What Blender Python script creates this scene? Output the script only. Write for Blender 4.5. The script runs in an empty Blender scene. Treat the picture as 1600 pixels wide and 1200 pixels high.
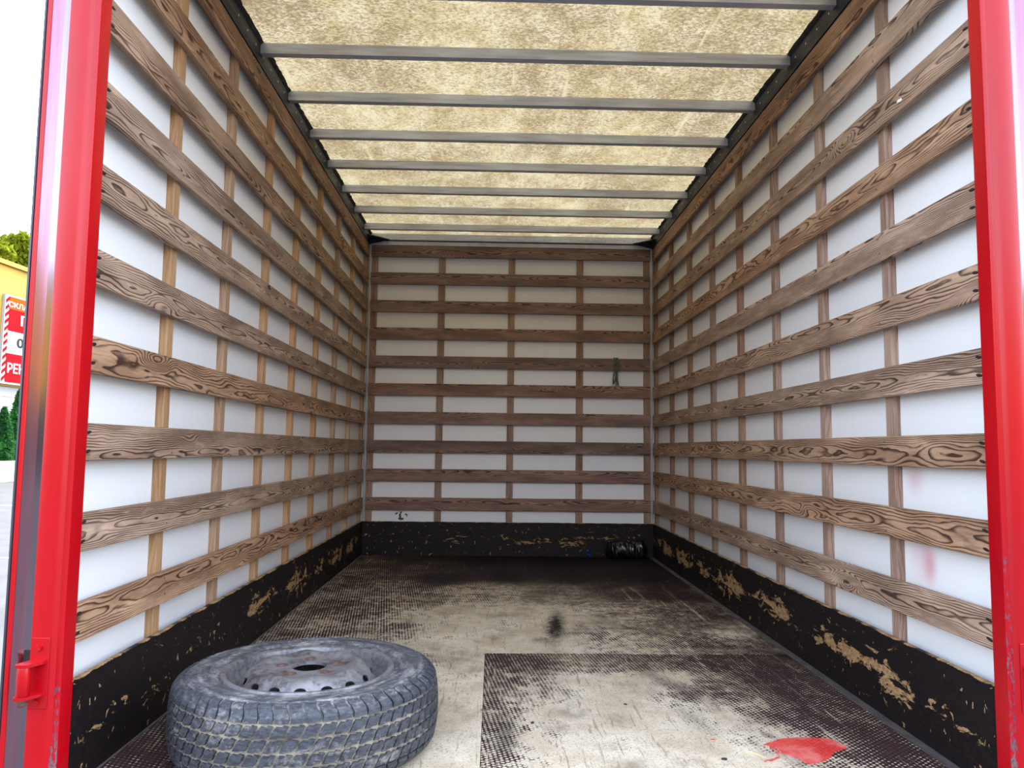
import bpy, bmesh, math, random
import numpy as np
from mathutils import Vector, Matrix, noise as mnoise

random.seed(7)
rng = np.random.default_rng(7)
scene = bpy.context.scene
COL = scene.collection
R = math.radians

# ---------------------------------------------------------------- camera
F_PX = 1196.44
CAM = np.array([-0.1105, -1.7704, 0.7736])
YAW, PITCH, ROLL = 0.0225, 0.0840, 0.0117
cy_, sy_ = math.cos(YAW), math.sin(YAW)
cp_, sp_ = math.cos(PITCH), math.sin(PITCH)
cr_, sr_ = math.cos(ROLL), math.sin(ROLL)
FW = np.array([sy_ * cp_, cy_ * cp_, sp_])
R0 = np.array([cy_, -sy_, 0.0])
U0 = np.cross(R0, FW)
RT = cr_ * R0 + sr_ * U0
UP = -sr_ * R0 + cr_ * U0
cam_data = bpy.data.cameras.new('camera')
cam_data.sensor_width = 36.0
cam_data.lens = 36.0 * F_PX / 1600.0
cam_data.clip_start = 0.02
cam_data.clip_end = 400
cam = bpy.data.objects.new('camera', cam_data)
COL.objects.link(cam)
cam.matrix_world = Matrix(((RT[0], UP[0], -FW[0], CAM[0]), (RT[1], UP[1], -FW[1], CAM[1]),
                           (RT[2], UP[2], -FW[2], CAM[2]), (0, 0, 0, 1)))
scene.camera = cam


def ray(px, py):
    return FW + RT * (px - 800) / F_PX + UP * (600 - py) / F_PX


def on(ax, v, px, py):
    d = ray(px, py)
    return CAM + d * (v - CAM[ax]) / d[ax]


# ---------------------------------------------------------------- sky, sun, exposure
world = bpy.data.worlds.new('sky')
scene.world = world
world.use_nodes = True
wn = world.node_tree
wn.nodes.clear()
sky = wn.nodes.new('ShaderNodeTexSky')
sky.sky_type = 'NISHITA'
sky.sun_disc = False
sky.sun_elevation = R(52)
sky.sun_rotation = R(35)
sky.air_density = 1.0
sky.dust_density = 3.0
sky.ozone_density = 1.0
bg = wn.nodes.new('ShaderNodeBackground')
bg.inputs['Strength'].default_value = 0.75
wo = wn.nodes.new('ShaderNodeOutputWorld')
hs = wn.nodes.new('ShaderNodeHueSaturation')      # hazy, less saturated sky
hs.inputs['Saturation'].default_value = 0.55
wn.links.new(sky.outputs[0], hs.inputs['Color'])
wn.links.new(hs.outputs[0], bg.inputs[0])
wn.links.new(bg.outputs[0], wo.inputs[0])

sun_d = bpy.data.lights.new('sun', 'SUN')
sun_d.energy = 2.2
sun_d.angle = R(0.6)
sun_d.color = (1.0, 0.95, 0.86)
sun = bpy.data.objects.new('sun', sun_d)
COL.objects.link(sun)
sdir = Vector((0.35, 0.50, 0.79))            # towards the sun: high, over the front of the lorry
sun.rotation_euler = sdir.to_track_quat('Z', 'Y').to_euler()
sun.location = (6, 10, 14)

scene.view_settings.view_transform = 'Standard'
scene.view_settings.look = 'None'
scene.view_settings.exposure = 1.25
scene.view_settings.gamma = 1.0
scene.view_settings.use_curve_mapping = False

# ---------------------------------------------------------------- helpers


def lin(r, g, b):
    return tuple(((c / 255.0) / 12.92 if c / 255.0 <= 0.04045 else ((c / 255.0 + 0.055) / 1.055) ** 2.4) for c in (r, g, b)) + (1.0,)


class G:
    """small helper around a material's node tree"""

    def __init__(self, name):
        self.m = bpy.data.materials.new(name)
        self.m.use_nodes = True
        self.t = self.m.node_tree
        self.t.nodes.clear()
        self.out = self.t.nodes.new('ShaderNodeOutputMaterial')

    def n(self, typ, ins=None, **props):
        nd = self.t.nodes.new(typ)
        for k, v in props.items():
            setattr(nd, k, v)
        for k, v in (ins or {}).items():
            self.set(nd.inputs[k], v)
        return nd

    def set(self, sock, v):
        if isinstance(v, bpy.types.NodeSocket):
            self.t.links.new(v, sock)
        else:
            sock.default_value = v

    def math(self, op, a, b=0.0, c=0.0, clamp=False):
        nd = self.n('ShaderNodeMath', {0: a, 1: b, 2: c}, operation=op)
        nd.use_clamp = clamp
        return nd.outputs[0]

    def mix(self, f, a, b, mode='MIX'):
        nd = self.t.nodes.new('ShaderNodeMix')
        nd.data_type = 'RGBA'
        nd.blend_type = mode
        nd.clamp_factor = True
        self.set(nd.inputs[0], f)
        self.set(nd.inputs[6], a)
        self.set(nd.inputs[7], b)
        return nd.outputs[2]

    def sstep(self, v, a, b, lo=0.0, hi=1.0):
        nd = self.n('ShaderNodeMapRange', {0: v, 1: a, 2: b, 3: lo, 4: hi}, interpolation_type='SMOOTHSTEP')
        return nd.outputs[0]

    def ramp(self, f, stops):
        nd = self.n('ShaderNodeValToRGB', {0: f})
        el = nd.color_ramp.elements
        while len(el) < len(stops):
            el.new(0.5)
        for e, (p, c) in zip(el, stops):
            e.position = p
            e.color = c
        return nd.outputs[0]

    def obj(self):
        return self.n('ShaderNodeTexCoord').outputs['Object']

    def geo(self):
        return self.n('ShaderNodeNewGeometry').outputs['Position']

    def mapping(self, v, scale=(1, 1, 1), rot=(0, 0, 0), loc=(0, 0, 0)):
        return self.n('ShaderNodeMapping', {0: v, 'Location': loc, 'Rotation': rot, 'Scale': scale}).outputs[0]

    def noise(self, v, scale=1.0, detail=4.0, rough=0.55, dist=0.0):
        return self.n('ShaderNodeTexNoise', {'Vector': v, 'Scale': scale, 'Detail': detail, 'Roughness': rough, 'Distortion': dist}).outputs[0]

    def xyz(self, v):
        s = self.n('ShaderNodeSeparateXYZ', {0: v})
        return s.outputs[0], s.outputs[1], s.outputs[2]

    def comb(self, x, y, z):
        return self.n('ShaderNodeCombineXYZ', {0: x, 1: y, 2: z}).outputs[0]

    def bump(self, h, strength=0.3, dist=0.002):
        return self.n('ShaderNodeBump', {'Strength': strength, 'Distance': dist, 'Height': h}).outputs[0]

    def bsdf(self, color, rough=0.5, metal=0.0, normal=None, spec=0.5, **kw):
        b = self.n('ShaderNodeBsdfPrincipled', {'Base Color': color, 'Roughness': rough, 'Metallic': metal, 'Specular IOR Level': spec})
        if normal is not None:
            self.set(b.inputs['Normal'], normal)
        for k, v in kw.items():
            self.set(b.inputs[k], v)
        self.t.links.new(b.outputs[0], self.out.inputs[0])
        return self.m


def link(name, me, mat=None, parent=None, loc=(0, 0, 0), rot=(0, 0, 0)):
    o = bpy.data.objects.new(name, me)
    COL.objects.link(o)
    if mat is not None and me is not None and not me.materials:
        me.materials.append(mat)
    o.location = loc
    o.rotation_euler = rot
    if parent is not None:
        o.parent = parent
    return o


def tag(o, label=None, cat=None, group=None, kind=None):
    if label:
        o['label'] = label
    if cat:
        o['category'] = cat
    if group:
        o['group'] = group
    if kind:
        o['kind'] = kind
    return o


def mesh_of(bm, name, smooth=None):
    me = bpy.data.meshes.new(name)
    bm.normal_update()
    if smooth is not None:
        for f in bm.faces:
            f.smooth = True
        for e in bm.edges:
            if len(e.link_faces) == 2 and e.calc_face_angle(0) > R(smooth):
                e.smooth = False
    bm.to_mesh(me)
    bm.free()
    return me


def bm_box(bm, x0, x1, y0, y1, z0, z1, bevel=0.0):
    r = bmesh.ops.create_cube(bm, size=1.0)
    vs = r['verts']
    for v in vs:
        v.co = Vector((x0 + (v.co.x + .5) * (x1 - x0), y0 + (v.co.y + .5) * (y1 - y0), z0 + (v.co.z + .5) * (z1 - z0)))
    if bevel:
        es = list({e for v in vs for e in v.link_edges})
        bmesh.ops.bevel(bm, geom=es, offset=bevel, segments=1, affect='EDGES')
    return vs


def box(name, x0, x1, y0, y1, z0, z1, mat, parent=None, bevel=0.0):
    bm = bmesh.new()
    bm_box(bm, x0, x1, y0, y1, z0, z1, bevel)
    return link(name, mesh_of(bm, name), mat, parent)


def bm_prism(bm, pts, a, b, axis='z'):
    """extrude a closed 2D outline (counter-clockwise) between a and b along an axis"""
    def P(p, t):
        return {'z': (p[0], p[1], t), 'y': (p[0], t, p[1]), 'x': (t, p[0], p[1])}[axis]
    lo = [bm.verts.new(P(p, a)) for p in pts]
    hi = [bm.verts.new(P(p, b)) for p in pts]
    n = len(pts)
    fs = [bm.faces.new((lo[i], lo[(i + 1) % n], hi[(i + 1) % n], hi[i])) for i in range(n)]
    fs.append(bm.faces.new(lo[::-1]))
    fs.append(bm.faces.new(hi))
    bmesh.ops.recalc_face_normals(bm, faces=fs)


def bm_tube(bm, pts, rad, seg=8, caps=True):
    pts = [Vector(p) for p in pts]
    rads = rad if isinstance(rad, (list, tuple)) else [rad] * len(pts)
    rings = []
    up = Vector((0.13, 0.21, 0.97))
    for i, p in enumerate(pts):
        t = (pts[min(i + 1, len(pts) - 1)] - pts[max(i - 1, 0)]).normalized()
        if abs(t.dot(up)) > 0.95:
            up = Vector((0.97, 0.2, 0.1))
        a = t.cross(up).normalized()
        b = t.cross(a)
        rings.append([bm.verts.new(p + (a * math.cos(2 * math.pi * k / seg) + b * math.sin(2 * math.pi * k / seg)) * rads[i]) for k in range(seg)])
    fs = []
    for q, s in zip(rings, rings[1:]):
        for k in range(seg):
            fs.append(bm.faces.new((q[k], q[(k + 1) % seg], s[(k + 1) % seg], s[k])))
    if caps:
        fs.append(bm.faces.new(rings[0][::-1]))
        fs.append(bm.faces.new(rings[-1]))
    bmesh.ops.recalc_face_normals(bm, faces=fs)


def bm_lathe(bm, prof, seg, closed=True):
    """revolve an (r, z) profile around z"""
    cols = []
    for k in range(seg):
        a = 2 * math.pi * k / seg
        cols.append([bm.verts.new((r * math.cos(a), r * math.sin(a), z)) for r, z in prof])
    n = len(prof)
    fs = []
    for k in range(seg):
        p, q = cols[k], cols[(k + 1) % seg]
        for i in range(n if closed else n - 1):
            j = (i + 1) % n
            fs.append(bm.faces.new((p[i], q[i], q[j], p[j])))
    bmesh.ops.recalc_face_normals(bm, faces=fs)


def empty(name, loc=(0, 0, 0), rot=(0, 0, 0)):
    o = bpy.data.objects.new(name, None)
    COL.objects.link(o)
    o.location = loc
    o.rotation_euler = rot
    o.empty_display_size = 0.1
    return o


# ---------------------------------------------------------------- materials


def wood(name, light, mid, dark, spacing=0.0046, contrast=1.0, knots=True, wear=0.35, bumpd=0.0016):
    g = G(name)
    info = g.n('ShaderNodeObjectInfo').outputs['Random']
    r1 = g.math('FRACT', g.math('MULTIPLY', info, 17.31))
    r2 = g.math('FRACT', g.math('MULTIPLY', info, 91.7))
    o = g.obj()
    x, y, z = g.xyz(o)
    xs = g.math('ADD', x, g.math('MULTIPLY', info, 53.0))
    zs = g.math('ADD', z, g.math('MULTIPLY', r1, 9.0))
    base = g.comb(xs, y, zs)
    n1 = g.noise(g.mapping(base, (1.7, 5, 9)), 1.0, 2.0, 0.5)
    n2 = g.noise(g.mapping(base, (7, 12, 26)), 1.0, 2.0, 0.5)
    # growth rings round a pith line that runs just behind the board
    yc = g.math('ADD', g.math('MULTIPLY', r2, 0.035), 0.022)
    zc = g.math('MULTIPLY', g.math('SUBTRACT', r1, 0.5), 0.09)
    dy = g.math('ADD', y, yc)
    dz = g.math('SUBTRACT', z, zc)
    rad = g.math('SQRT', g.math('ADD', g.math('MULTIPLY', dy, dy), g.math('MULTIPLY', dz, dz)))
    rad = g.math('ADD', rad, g.math('MULTIPLY', n1, 0.062))
    rad = g.math('ADD', rad, g.math('MULTIPLY', n2, 0.012))
    knot = None
    if knots:
        vn = g.n('ShaderNodeTexVoronoi', {'Vector': g.mapping(base, (2.3, 0.0, 9.0)), 'Scale': 1.0}, feature='F1')
        d = vn.outputs['Distance']
        sel = g.math('GREATER_THAN', g.xyz(vn.outputs['Color'])[0], 0.45)
        k = g.math('MULTIPLY', g.sstep(d, 0.0, 0.34, 1.0, 0.0), sel)
        rad = g.math('ADD', rad, g.math('MULTIPLY', k, 0.034))
        knot = g.math('MULTIPLY', g.sstep(d, 0.045, 0.075, 1.0, 0.0), sel)
    ph = g.math('FRACT', g.math('DIVIDE', rad, spacing))
    # slow darkening through the ring, quick return: late wood
    late = g.math('MULTIPLY', g.sstep(ph, 0.42, 0.86), g.sstep(ph, 0.88, 1.0, 1.0, 0.0))
    fine = g.noise(g.mapping(base, (9, 60, 420)), 1.0, 3.0, 0.6)
    blot = g.noise(g.mapping(base, (2.6, 8, 14)), 1.0, 5.0, 0.6)
    fac = g.math('MULTIPLY', late, contrast)
    fac = g.math('MULTIPLY', fac, g.sstep(blot, 0.25, 0.6, 0.55, 1.1))
    c0 = g.mix(g.sstep(blot, 0.36, 0.66), light, mid)
    c = g.mix(fac, c0, dark)
    c = g.mix(g.sstep(fine, 0.42, 0.75, 0.0, 0.35), c, dark)
    if wear:
        wn_ = g.noise(g.mapping(base, (5, 20, 30)), 1.0, 6.0, 0.7)
        pale = tuple(min(1.0, v * 1.25 + 0.05) for v in light[:3]) + (1.0,)
        c = g.mix(g.sstep(wn_, 0.55, 0.72, 0.0, wear), c, pale)
        grime = g.noise(g.mapping(base, (3.1, 9, 17), loc=(4, 4, 4)), 1.0, 5.0, 0.65)
        c = g.mix(g.sstep(grime, 0.56, 0.74, 0.0, 0.4), c, tuple(v * 0.55 for v in dark[:3]) + (1.0,))
    if knot is not None:
        c = g.mix(g.math('MULTIPLY', knot, 0.85), c, tuple(v * 0.4 for v in dark[:3]) + (1.0,))
    # every board a little different in tone
    tone = g.n('ShaderNodeHueSaturation', {'Saturation': g.sstep(r2, 0, 1, 0.85, 1.1), 'Value': g.sstep(r1, 0, 1, 0.86, 1.1), 'Color': c}).outputs[0]
    h = g.math('SUBTRACT', g.math('MULTIPLY', fac, 0.9), g.math('MULTIPLY', fine, 0.35))
    return g.bsdf(tone, 0.72, 0.0, g.bump(h, 0.55, bumpd), 0.25)


M = {}
M['slat'] = wood('slat_wood', lin(188, 156, 129), lin(150, 119, 96), lin(66, 45, 36), wear=0.5)
M['back_slat'] = wood('front_slat_wood', lin(158, 127, 114), lin(130, 103, 92), lin(68, 51, 46), wear=0.2)
M['stud'] = wood('stud_wood', lin(192, 157, 122), lin(172, 137, 105), lin(132, 99, 74), 0.008, 0.4, False, 0.15, 0.0008)
M['stud_brown'] = wood('stud_wood_brown', lin(170, 140, 120), lin(142, 113, 96), lin(98, 74, 62), 0.008, 0.5, False, 0.15, 0.0008)


def panel_mat(name, marks=()):
    g = G(name)
    p = g.geo()
    n1 = g.noise(g.mapping(p, (1.2, 1.2, 1.2)), 1.0, 4.0, 0.6)
    n2 = g.noise(p, 34.0, 3.0, 0.7)
    n3 = g.noise(g.mapping(p, (30, 30, 30), loc=(3, 1, 7)), 1.0, 2.0, 0.5)
    c = g.mix(g.sstep(n1, 0.4, 0.75, 0.0, 0.5), lin(236, 238, 240), lin(222, 226, 232))
    c = g.mix(g.sstep(n2, 0.72, 0.80, 0.0, 0.45), c, lin(165, 160, 160))
    for (cx, cy, cz, rx, ry, rz, colr, amt, thr) in marks:
        d = g.n('ShaderNodeVectorMath', {0: p, 1: (cx, cy, cz)}, operation='SUBTRACT').outputs[0]
        d = g.mapping(d, (1 / rx, 1 / ry, 1 / rz))
        L = g.n('ShaderNodeVectorMath', {0: d}, operation='LENGTH').outputs['Value']
        f = g.sstep(L, 0.0, 1.0, 1.0, 0.0)
        if thr:
            f = g.math('MULTIPLY', g.sstep(L, 0.8, 1.0, 1.0, 0.0), g.sstep(n3, thr, thr + 0.02))
        c = g.mix(g.math('MULTIPLY', f, amt), c, colr)
    return g.bsdf(c, 0.34, 0.0, None, 0.4)


M['panel_left'] = panel_mat('white_panel')
mr = on(0, 1.0925, 1452, 882)
M['panel_right'] = panel_mat('white_panel_stained', [(mr[0], mr[1], mr[2], 0.2, 0.05, 0.075, lin(214, 120, 140), 0.75, 0),
                                                    (mr[0], mr[1] + 0.06, mr[2] + 0.24, 0.2, 0.07, 0.08, lin(222, 170, 182), 0.5, 0),
                                                    (mr[0], mr[1] + 0.03, mr[2] + 0.02, 0.2, 0.10, 0.12, lin(225, 190, 200), 0.5, 0)])
mk = on(1, 3.86, 627, 804)
M['panel_back'] = panel_mat('white_front_panel', [(mk[0], mk[1], mk[2], 0.05, 0.2, 0.045, lin(25, 25, 30), 0.95, 0.56)])


def kick_mat(name, axis, amount, along=None):
    g = G(name)
    p = g.geo()
    X, Y, Z = g.xyz(p)
    a = X if axis == 'x' else Y
    v = g.comb(a, 0.0, Z)
    band = g.math('MULTIPLY', g.sstep(Z, 0.035, 0.12), g.sstep(Z, 0.125, 0.225, 1.0, 0.0))
    if along:
        band = g.math('MULTIPLY', band, g.sstep(a, *along))
    n1 = g.noise(g.mapping(v, (9.0, 1, 27)), 1.0, 7.0, 0.74, 0.5)
    n2 = g.noise(g.mapping(v, (16, 1, 20), loc=(5, 0, 3)), 1.0, 5.0, 0.65, 0.8)
    n3 = g.noise(g.mapping(v, (60, 1, 26), loc=(2, 0, 1)), 1.0, 2.0, 0.5)
    big = g.noise(g.mapping(v, (3.4, 1, 7), loc=(1.7, 0, 0)), 1.0, 2.0, 0.5)
    m1 = g.math('ADD', n1, g.math('MULTIPLY', band, amount))
    m1 = g.math('ADD', m1, g.math('MULTIPLY', g.math('SUBTRACT', big, 0.5), 0.55))
    chip = g.sstep(m1, 0.725, 0.735)
    chip = g.math('MAXIMUM', chip, g.sstep(n2, 0.648, 0.656))
    chip = g.math('MAXIMUM', chip, g.sstep(n3, 0.69, 0.70))
    edge = g.math('ADD', Z, g.math('MULTIPLY', g.math('SUBTRACT', g.noise(g.mapping(v, (9, 1, 9)), 1.0, 5.0, 0.7), 0.55), 0.03))
    chip = g.math('MAXIMUM', chip, g.sstep(edge, 0.2375, 0.239))
    n4 = g.noise(g.mapping(v, (40, 1, 90)), 1.0, 4.0, 0.7)
    film = g.mix(g.sstep(n4, 0.3, 0.75), lin(15, 12, 14), lin(32, 25, 27))
    bare = g.mix(g.sstep(n4, 0.3, 0.7), lin(176, 145, 104), lin(124, 95, 64))
    c = g.mix(chip, film, bare)
    return g.bsdf(c, g.sstep(chip, 0, 1, 0.55, 0.85), 0.0, g.bump(chip, 0.6, -0.0015), 0.2)


M['kick_left'] = kick_mat('kickboard_film_left', 'y', 0.20, (0.5, 1.3, 0.35, 1.0))
M['kick_right'] = kick_mat('kickboard_film_right', 'y', 0.235, (0.1, 0.7, 0.35, 1.0))
M['kick_back'] = kick_mat('kickboard_film_front', 'x', 0.13)


def floor_mat():
    g = G('worn_mesh_plywood')
    p = g.geo()
    X, Y, Z = g.xyz(p)
    wear = g.n('ShaderNodeAttribute', attribute_name='wear').outputs['Fac']
    soot = g.n('ShaderNodeAttribute', attribute_name='soot').outputs['Fac']
    redm = g.n('ShaderNodeAttribute', attribute_name='red_paint').outputs['Fac']
    # embossed wire-mesh pattern of the film, about 9 mm pitch
    k = 2 * math.pi / 0.0125
    s = None
    for a in (0.0, 60.0, 120.0):
        ang = R(a + 8)
        q = g.math('ADD', g.math('MULTIPLY', X, k * math.cos(ang)), g.math('MULTIPLY', Y, k * math.sin(ang)))
        w = g.math('COSINE', q)
        s = w if s is None else g.math('ADD', s, w)
    hexp = g.math('MULTIPLY', g.math('ADD', s, 1.5), 1 / 4.5)
    n1 = g.noise(g.mapping(p, (5, 5, 1)), 1.0, 7.0, 0.66)
    n2 = g.noise(g.mapping(p, (26, 20, 1)), 1.0, 5.0, 0.7)
    n3 = g.noise(g.mapping(p, (150, 110, 1)), 1.0, 3.0, 0.7)
    m = g.math('ADD', g.math('MULTIPLY', wear, 1.32), g.math('MULTIPLY', g.math('SUBTRACT', n1, 0.5), 1.45))
    m = g.math('ADD', m, g.math('MULTIPLY', g.math('SUBTRACT', n2, 0.5), 1.5))
    m = g.math('ADD', m, g.math('MULTIPLY', g.math('SUBTRACT', n3, 0.5), 1.1))
    m = g.math('ADD', m, g.math('MULTIPLY', g.math('SUBTRACT', hexp, 0.42), 0.64))
    bare_f = g.sstep(m, 0.42, 0.78)
    # scratches dragged mostly along the load bed
    sc = None
    for (rz, sx, sy, thr) in ((0.18, 95, 1.7, 0.635), (-0.28, 120, 2.6, 0.645), (0.62, 90, 2.4, 0.655), (1.45, 95, 2.0, 0.66), (-0.75, 80, 3.0, 0.67)):
        nn = g.noise(g.mapping(p, (sx, sy, 1), rot=(0, 0, rz)), 1.0, 3.0, 0.55, 0.7)
        f = g.sstep(nn, thr + .012, thr + 0.04)
        sc = f if sc is None else g.math('MAXIMUM', sc, f)
    sc = g.math('MULTIPLY', sc, g.sstep(n1, 0.38, 0.62, 0.05, 1.0))
    bare_f = g.math('MAXIMUM', bare_f, g.math('MULTIPLY', sc, g.sstep(wear, 0.0, 0.35, 0.25, 0.9)))
    film = g.mix(hexp, lin(44, 31, 32), lin(84, 64, 62))
    film = g.mix(g.sstep(n2, 0.4, 0.7, 0.0, 0.6), film, lin(30, 22, 25))
    bare = g.mix(g.sstep(n1, 0.35, 0.65), lin(214, 204, 184), lin(184, 170, 146))
    bare = g.mix(g.sstep(n3, 0.50, 0.70, 0.0, 0.7), bare, lin(120, 106, 92))
    grease = g.noise(g.mapping(p, (3.3, 2.2, 1), loc=(2, 9, 0)), 1.0, 5.0, 0.65)
    bare = g.mix(g.sstep(grease, 0.48, 0.70, 0.0, 0.75), bare, lin(122, 110, 96))
    dk = None
    for (rz, sx, sy, thr) in ((0.08, 60, 4.0, 0.60), (-0.4, 70, 5.0, 0.61), (1.2, 50, 5.0, 0.63)):
        nn = g.noise(g.mapping(p, (sx, sy, 1), rot=(0, 0, rz), loc=(7, 3, 0)), 1.0, 5.0, 0.65, 0.8)
        f = g.sstep(nn, thr, thr + 0.05)
        dk = f if dk is None else g.math('MAXIMUM', dk, f)
    n5 = g.noise(g.mapping(p, (48, 40, 1), loc=(4, 4, 0)), 1.0, 6.0, 0.75)
    dk = g.math('MAXIMUM', g.math('MULTIPLY', dk, 0.75), g.sstep(n5, 0.60, 0.66))
    bare = g.mix(g.math('MULTIPLY', dk, 0.62), bare, lin(104, 90, 78))
    c = g.mix(bare_f, film, bare)
    sm = g.math('ADD', soot, g.math('MULTIPLY', g.math('ADD', g.math('SUBTRACT', n2, 0.5), g.math('MULTIPLY', g.math('SUBTRACT', n3, 0.5), 0.6)), g.math('MULTIPLY', soot, 2.2)))
    c = g.mix(g.sstep(sm, 0.15, 1.0, 0.0, 0.96), c, lin(13, 11, 14))
    rn = g.math('ADD', redm, g.math('MULTIPLY', g.math('SUBTRACT', n2, 0.5), 0.95))
    rf = g.sstep(rn, 0.46, 0.56)
    redc = g.mix(g.sstep(n3, 0.35, 0.7), lin(206, 58, 50), lin(178, 46, 48))
    redc = g.mix(g.sstep(n1, 0.48, 0.62, 0.0, 0.7), redc, lin(212, 120, 116))
    c = g.mix(g.math('MULTIPLY', rf, 0.92), c, redc)
    hgt = g.math('ADD', g.math('MULTIPLY', hexp, g.sstep(bare_f, 0, 1, 1.0, 0.15)), g.math('MULTIPLY', n3, 0.4))
    rough = g.sstep(bare_f, 0, 1, 0.6, 0.85)
    return g.bsdf(c, rough, 0.0, g.bump(hgt, 0.35, 0.0012), 0.12)


M['floor'] = floor_mat()


def roof_mat():
    g = G('translucent_fibreglass')
    p = g.geo()
    n1 = g.noise(g.mapping(p, (75, 130, 1)), 1.0, 4.0, 0.75)
    n2 = g.noise(g.mapping(p, (2.0, 1.6, 1), loc=(3, 3, 0)), 1.0, 6.0, 0.62)
    n3 = g.noise(g.mapping(p, (30, 1.6, 1)), 1.0, 3.0, 0.6)
    n4 = g.noise(g.mapping(p, (9, 7, 1)), 1.0, 5.0, 0.7)
    f = g.math('ADD', g.math('MULTIPLY', n1, 0.72), g.math('MULTIPLY', n2, 0.26))
    f = g.math('ADD', f, g.math('MULTIPLY', n4, 0.16))
    dirt = g.sstep(f, 0.50, 0.66)
    dirt = g.math('MULTIPLY', dirt, g.sstep(n3, 0.6, 0.72, 1.0, 0.25))
    clean = g.mix(g.sstep(n4, 0.4, 0.65), lin(110, 104, 84), lin(101, 93, 67))
    c = g.mix(dirt, clean, lin(70, 60, 45))
    spot = g.noise(g.mapping(p, (5, 6, 1), loc=(8, 2, 0)), 1.0, 2.0, 0.4)
    c = g.mix(g.sstep(spot, 0.76, 0.80, 0.0, 0.7), c, lin(60, 50, 36))
    tr = g.n('ShaderNodeBsdfTranslucent', {'Color': c})
    di = g.n('ShaderNodeBsdfDiffuse', {'Color': g.mix(0.5, c, lin(150, 140, 120))})
    mx = g.n('ShaderNodeMixShader', {0: 0.62, 1: di.outputs[0], 2: tr.outputs[0]})
    g.t.links.new(mx.outputs[0], g.out.inputs[0])
    return g.m


M['roof'] = roof_mat()


def metal(name, c, rough=0.4, met=0.9, var=0.2, scale=(6, 6, 6), spec=0.5):
    g = G(name)
    n = g.noise(g.mapping(g.geo(), scale), 1.0, 5.0, 0.65)
    d = tuple(v * (1 - var) for v in c[:3]) + (1,)
    col = g.mix(g.sstep(n, 0.35, 0.7), c, d)
    return g.bsdf(col, g.sstep(n, 0.2, 0.8, rough * 0.8, rough * 1.3), met, None, spec)


M['alu'] = metal('aluminium_beam', lin(198, 203, 216), 0.42, 0.55, 0.28, (4, 30, 60))
M['alu_trim'] = metal('aluminium_trim', lin(190, 192, 200), 0.5, 0.3, 0.15, (20, 20, 3))
M['rail'] = metal('dark_rail', lin(33, 37, 50), 0.55, 0.2, 0.4, (20, 5, 20))
M['mastic'] = metal('black_mastic', lin(26, 27, 32), 0.7, 0.0, 0.4, (30, 30, 30))
M['screw'] = metal('screw_steel', lin(120, 112, 106), 0.4, 0.8, 0.4, (90, 90, 90))
M['fixing_slot_dark'] = metal('dark_fixing_slot_shade', lin(34, 28, 30), 0.7, 0.1, 0.5, (90, 90, 90))
M['rivet'] = metal('rivet_steel', lin(190, 195, 205), 0.35, 0.7, 0.2)
M['edge_angle'] = metal('floor_edge_angle', lin(120, 116, 116), 0.5, 0.6, 0.5, (30, 9, 30))
M['rubber'] = metal('black_rubber', lin(44, 45, 56), 0.45, 0.0, 0.3, (30, 30, 4))
M['mirror_strip'] = metal('glossy_steel_strip', lin(140, 126, 138), 0.12, 1.0, 0.2, (60, 60, 2))
M['mauve'] = metal('worn_red_gloss', lin(150, 112, 126), 0.14, 0.95, 0.2, (60, 60, 2))


def red_paint(name, chips=True):
    g = G(name)
    p = g.geo()
    X, Y, Z = g.xyz(p)
    n1 = g.noise(g.mapping(p, (3, 3, 1.2)), 1.0, 4.0, 0.6)
    c = g.mix(g.sstep(n1, 0.35, 0.7), lin(172, 3, 17), lin(158, 3, 18))
    rough = 0.3
    nrm = None
    if chips:
        n2 = g.noise(g.mapping(p, (170, 170, 55)), 1.0, 5.0, 0.75)
        n3 = g.noise(g.mapping(p, (8, 8, 3.2), loc=(1, 5, 2)), 1.0, 3.0, 0.6)
        ax = g.math('ABSOLUTE', X)
        edge = g.math('MULTIPLY', g.math('MULTIPLY', g.sstep(ax, 1.048, 1.057, 1.0, 0.0), g.sstep(ax, 1.0366, 1.0385, 0.35, 1.0)), g.sstep(Z, 0.0, 1.0, 0.17, 0.03))
        v = g.math('ADD', g.math('MULTIPLY', n2, 0.55), g.math('MULTIPLY', n3, 0.45))
        v = g.math('ADD', v, edge)
        chip = g.sstep(v, 0.685, 0.70)
        prim = g.sstep(v, 0.655, 0.675)
        c = g.mix(prim, c, lin(150, 20, 50))
        c = g.mix(chip, c, g.mix(g.sstep(n2, 0.5, 0.7), lin(110, 96, 96), lin(52, 44, 50)))
        nrm = g.bump(chip, 0.4, -0.0008)
        rough = g.sstep(chip, 0, 1, 0.28, 0.65)
    return g.bsdf(c, rough, 0.0, nrm, 0.35)


M['red'] = red_paint('red_post_paint')
M['red_plain'] = red_paint('red_hinge_paint', False)


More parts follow.
